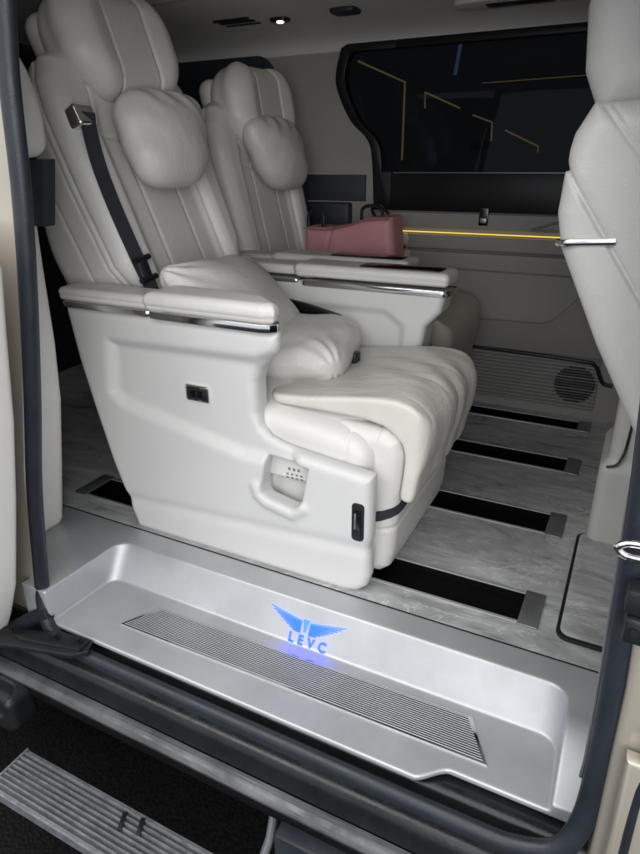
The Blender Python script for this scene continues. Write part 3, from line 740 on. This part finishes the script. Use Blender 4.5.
# striker loop and latch on the pillar
sk = MB(); sk.tube(spline([(.105,.815,.572),(.058,.812,.572),(.044,.811,.568),(.038,.811,.561),(.044,.811,.554),(.058,.812,.550),(.105,.815,.550)],4), .0052, 10).build('striker', M['chrome'], van)
lt = MB(); lt.box((.062,.80,.465), (.125,.835,.505), .005).box((.066,.795,.42), (.097,.833,.463), .006).disc((.080,.793,.445), (0,1,0), .006, .006).build('latch', M['dark'], van)

# headliner with its cove, one sweep, plus shell outside it
hp = [(.90,1.44),(.95,1.50),(1.1,1.535),(1.6,1.545),(2.25,1.545),(2.48,1.538),(2.62,1.522),(2.70,1.495),(2.738,1.455)]
hs = [(p.y,p.z) for p in spline([(0,a,b) for a,b in hp], 6)]
hl = MB(); hl.sweep(hs, [X0,-1.9,-1.2,-.5,.2,.9,X1]); hl = hl.build('headliner', M['head'], van, ang=60)
MB().box((X0-.05,.86,1.60), (X1+.05,2.84,1.64), .02).box((X0,.86,1.452), (X1,.888,1.62), .006).build('roof', M['paint'], van)
MB().box((X0-.05,.90,-.30), (X0-.01,2.80,1.58), .01).build('tailgate', M['navy'], van)
MB().box((X1+.01,.85,-.30), (X1+.05,2.80,.95), .01).build('dashboard', M['dark'], van)
MB().prism([(.88,.955),(2.78,.955),(2.70,1.56),(.95,1.56)], 'x', X1+.02, X1+.03, .001).build('windscreen', M['glass'], van)
MB().box((X0,2.765,-.30), (X1,2.80,.80), .006).build('outer_side', M['paint'], van)
# lamp, slots, speaker on the headliner
def cz(y): return float(np.interp(y, [p[0] for p in hs], [p[1] for p in hs]))
def oval(cx, cy, a, b, n=20, p=3): 
    return [(cx+a*math.copysign(abs(math.cos(t))**(2/p),math.cos(t)), cy+b*math.copysign(abs(math.sin(t))**(2/p),math.sin(t))) for t in [2*math.pi*k/n for k in range(n)]]
z = cz(2.44)
lo = MB().prism(oval(-1.40,2.44,.038,.03), 'z', z-.010, z+.01, .003).build('ceiling_lamp', M['dark'], hl)
MB().disc((-1.398,2.437,z-.011), (0,0,1), .013, .006).build('lamp_lens', M['lens'], lo)
MB().prism(oval(-1.115,2.42,.052,.045,24,4), 'z', z-.012, z+.01, .005).build('speaker', M['navy'], hl)
v_ = MB()
for k in range(3): v_.box((-1.66,2.36+.045*k,z-.004), (-1.50,2.38+.045*k,z+.006), .003)
v_.build('air_vent', M['dark'], hl)
z = cz(2.5)
ov = MB().prism(oval(-.50,2.50,.23,.075,28,4), 'z', z-.016, z+.01, .008, 3).build('overhead_console', M['head'], hl)
MB().box((-.62,2.47,z-.020), (-.40,2.53,z-.012), .004).build('console_vent', M['dark'], ov)
MB().tube([(-.37,2.50,z-.018),(-.31,2.50,z-.018)], .006, 8).build('console_trim', M['chrome'], ov)
MB().box((X0,2.02,1.541), (X1,2.026,1.547), 0).build('headliner_seam', M['grey'], hl)

# far side wall with its big tinted window
W = 2.735
wl = MB()
DC = [(-1.268,1.46),(-1.280,1.37),(-1.265,1.295),(-1.208,1.193),(-1.13,1.12),(-1.105,1.038),(-1.092,.835)]
wl.add([(X0,W,0),(X1,W,0),(X1,W,.835),(X0,W,.835)], [(0,1,2,3)])
pv = [(X0,W,.835)]+[(p[0],W,p[1]) for p in DC[::-1]]+[(X0,W,1.46)]
wl.add(pv, [tuple(range(len(pv)))])
wl.add([(.45,W,.835),(X1,W,.835),(X1,W,1.46),(.45,W,1.46)], [(0,1,2,3)])
sp_ = wl.build('side_panel', M['grey'], van, smooth=False)
DF = spline([(x-.016,0,z_) for x, z_ in [(-1.255,1.468)]+DC[1:]], 5)
df = [(p.x,p.z) for p in DF]
inn = [(x+.042, z_) for x, z_ in df if 1.0 < z_ < 1.43]
wf = MB(); wf.prism(df+[(-1.03,.835),(-1.03,.992),(inn[-1][0]+.004,.992)]+inn[::-1]+[(inn[0][0]+.02,1.452),(-1.03,1.452),(-1.03,1.482),(-1.24,1.482)], 'y', W-.018, W+.03, .003)
wf.box((-1.0297,W-.018,.835), (.47,W+.03,.992), .003); wf.box((-1.0297,W-.018,1.452), (.47,W+.03,1.482), .003); wf.box((.42,W-.018,.9925), (.47,W+.03,1.4515), .003)
wfo = wf.build('window_frame', M['frameblack'], sp_)
MB().prism([(x-.010, z_) for x, z_ in inn]+[(inn[-1][0],.985),(.425,.985),(.425,1.457),(inn[0][0],1.457)], 'y', W+.002, W+.007, 0).build('window', M['glass'], sp_, smooth=False)
MB().box((-1.02,W-.0215,.986), (.42,W-.0165,.9905), .001).build('window_bead', M['alu'], wfo)
# quarter window and black trim behind
MB().prism(rrect2(-2.5,-1.60,1.06,1.468,.09), 'y', W-.014, W+.01, .004).build('quarter_window', M['navy'], sp_)
MB().prism([(-1.56,.868),(-1.152,.868),(-1.152,.978),(-1.56,.978)], 'y', W-.012, W+.01, .003).build('side_bin', M['navy'], sp_)
MB().box((-1.43,W-.05,.72), (-1.215,W-.001,.862), .01).build('cup_bin', M['navy'], sp_)
MB().tube([(-1.75,W-.002,1.478),(-1.28,W-.002,1.478)], .002, 6).build('panel_seam', M['greydark'], sp_)
# door card relief
dc = MB()
dc.prism([(-1.092,.765),(.9,.765),(.9,.83),(-1.092,.83)], 'y', W-.022, W-.001, .006, 3)
dc.prism([(-1.10,.680),(.9,.680),(.9,.742),(-1.10,.742)], 'y', W-.030, W-.001, .012, 3)
dc.prism([(-1.10,.60),(.9,.60),(.9,.672),(-1.10,.672)], 'y', W-.024, W-.001, .008, 3)
dc.build('door_card', M['grey'], sp_)
MB().prism([(-1.2,.27),(.9,.27),(.9,.595),(.0,.595),(-.20,.52),(-.285,.420),(-.33,.398),(-1.2,.385)], 'y', W-.016, W-.001, .006, 3).build('pocket_panel', M['greydark'], sp_)
MB().box((-1.0,W-.0235,.7482), (.9,W-.012,.7518), .001).build('light_strip', M['amber'], sp_)
MB().tube(spline([(-1.2,W-.012,.278),(-.62,W-.012,.266),(-.17,W-.012,.256),(-.10,W-.012,.245),(-.075,W-.012,.205),(-.055,W-.012,.172),(-.02,W-.012,.165)],8), .008, 8).build('door_edge_seal', M['dark'], sp_)
MB().box((-1.3,W-.003,.040), (-.075,W-.0005,.262), 0).build('rib_shade', M['ink'], sp_)  # darker sheet put in for the shade between the ribs
rbm = MB()
for k in range(13):
    z_ = .045+k*.0165; rbm.prism([(-1.3,z_),(-.075,z_),(-.075,z_+.008),(-1.3,z_+.008)], 'y', W-.009, W-.0035, .002, 1)
rbm.build('ribbed_trim', M['grey'], sp_)
sk = MB(); cx_, cz_ = -.165,.150
for k in range(-6,7):
    hh = k*.0125; ww = math.sqrt(max(.082**2-hh**2,0))
    if ww > .015: sk.box((cx_-ww,W-.0125,cz_+hh-.0035), (cx_+ww,W-.0085,cz_+hh+.0035), .001, 1)
sk.build('speaker_grille', M['dark'], sp_)
sw_ = MB().box((-.632,W-.030,.785), (-.594,W-.020,.868-.012), .003).build('window_switch', M['piano'], sp_)
MB().box((-.626,W-.034,.795), (-.600,W-.029,.815), .002).build('rocker_switch', M['alu'], sw_)
MB().tube([(-.42,W-.024,.775),(-.25,W-.024,.83),(-.20,W-.024,.83),(-.20,W-.024,.772),(-.42,W-.024,.772)], .005, 8, closed=True).build('door_pull', M['alu'], sp_)
MB().tube(spline([(-1.09,W-.03,.80),(-1.10,W-.05,.84),(-1.06,W-.05,.855),(-1.03,W-.03,.82)],6), .006, 8).build('coat_hook', M['dark'], sp_)

# ------------------------------------------------------------------ outside: ground and lit strips seen through the tinted window
g = link('ground', [(-8,-5,-.74),(8,-5,-.74),(8,9,-.74),(-8,9,-.74)], [(0,1,2,3)], M['asphalt'], None, False, loc=(0,0,-.74)); g['kind'] = 'structure'
H = 1.05
CAM = Vector((0,0,H)); F_, PI_, YA, RO = 620., R(23.5), R(27), R(-.5)
fh = (-math.sin(YA), math.cos(YA)); r0 = Vector((math.cos(YA), math.sin(YA), 0))
F0 = Vector((fh[0]*math.cos(PI_), fh[1]*math.cos(PI_), -math.sin(PI_))); U0 = Vector((fh[0]*math.sin(PI_), fh[1]*math.sin(PI_), math.cos(PI_)))
R1 = r0*math.cos(RO)+U0*math.sin(RO); U1 = -r0*math.sin(RO)+U0*math.cos(RO)
LG = 'yellow light strips seen through the window'
def strip_light(label, pts, m=M['led'], r=.008, group=LG, name='led_strip'):
    mid = sum((Vector(p) for p in pts), Vector())/len(pts)
    o = MB().tube(pts, r, 8, up=(.2,.9,.3)).build(name, m, None, loc=tuple(mid)); o['label'] = label; o['category'] = 'light strip'
    if group: o['group'] = group
strip_light('tallest bent yellow light strip seen through the window, leftmost one', [(-1.624,3.70,1.548),(-1.339,3.70,1.429),(-1.338,3.70,1.032)], r=.006)
strip_light('second bent light strip from the left behind the glass, short drop at its left end', [(-1.446,4.40,1.343),(-1.452,4.40,1.436),(-1.212,4.40,1.334)], r=.006)
strip_light('third bent light strip from the left behind the glass, drop at its right end', [(-1.328,5.20,1.335),(-1.18,5.20,1.283),(-1.17,5.20,1.105)], r=.007)
strip_light('smallest bent light strip, low and rightmost behind the glass', [(-1.244,6.00,1.254),(-.954,6.00,1.124),(-.948,6.00,1.077)], r=.007)
strip_light('faint long level light strip above the bent ones', [(-1.083,4.4,1.469),(-.402,4.4,1.48)], r=.0025)
strip_light('cool blue upright reflection streak in the upper part of the window, added as a tube', [(-1.116,3.9,1.469),(-1.092,3.9,1.654)], M['streakglow'], .010, None, 'reflection_streak')  # glowing tube added to draw a bluish reflection in the glass

def panel(label, x0, x1, z0, z1, y, e):  # glowing boxes added for faint bluish patches in the dark window
    m = mat('dim_glow', (.2,.25,.3), .5, emis=(.55,.75,1.), estr=e)
    o = MB().box((x0,y,z0), (x1,y+.05,z1), .004).build('glow_patch', m, None, loc=((x0+x1)/2,y,(z0+z1)/2)); o['label'] = label; o['category'] = 'glow patch'; o['group'] = 'dim bluish glow patches added behind the window'
panel('small dim bluish glow patch added low behind the window glass, leftmost', -1.66,-1.57,1.07,1.17,5.0,.9)
panel('wider dim bluish glow patch added low behind the glass, under the third bent light strip', -1.285,-1.13,1.09,1.15,5.0,.5)

# ------------------------------------------------------------------ camera, light, world
cd = bpy.data.cameras.new('camera'); co = bpy.data.objects.new('camera', cd); COL.objects.link(co)
Mx = Matrix((( R1.x,U1.x,-F0.x,0),(R1.y,U1.y,-F0.y,0),(R1.z,U1.z,-F0.z,0),(0,0,0,1))); co.matrix_world = Matrix.Translation(CAM) @ Mx
cd.sensor_fit = 'HORIZONTAL'; cd.sensor_width = 36; cd.lens = 36*F_/640; cd.clip_start = .02; cd.clip_end = 200
S.camera = co
def area(name, loc, target, sx, sy, e, col):
    l = bpy.data.lights.new(name, 'AREA'); l.shape = 'RECTANGLE'; l.size = sx; l.size_y = sy; l.energy = e; l.color = col
    o = bpy.data.objects.new(name, l); COL.objects.link(o); o.location = loc
    o.rotation_euler = (Vector(target)-Vector(loc)).to_track_quat('-Z','Y').to_euler(); return o
area('hall_light', (-.5,-.7,3.4), (-.6,1.0,.2), 4.2, 2.6, 72, (1,.985,.965))
area('cabin_fill', (1.3,-1.9,.95), (-1.1,1.9,1.0), 2.4, 1.8, 46, (1,.99,.98))  # low fill added to lift the dark cabin, no lamp stands there
area('door_side_fill', (1.0,-2.7,1.9), (-.6,1.4,.6), 3.2, 1.8, 42, (.98,.99,1))  # unseen fill added to brighten the faces turned to the doorway
area('left_fill', (-2.3,-2.1,3.0), (-.2,1.5,.7), 2.6, 1.6, 50, (1,.99,.97))  # unseen fill added to brighten the near side of the front seat
w = bpy.data.worlds.new('World'); S.world = w; w.use_nodes = True
bg = w.node_tree.nodes['Background']; bg.inputs['Color'].default_value = (.90,.95,1.0,1); bg.inputs['Strength'].default_value = .80
S.view_settings.view_transform = 'Standard'; S.view_settings.look = 'None'; S.view_settings.exposure = .16; S.view_settings.gamma = 1
S.cycles.use_denoising = True
S.cycles.max_bounces = 10; S.cycles.diffuse_bounces = 5
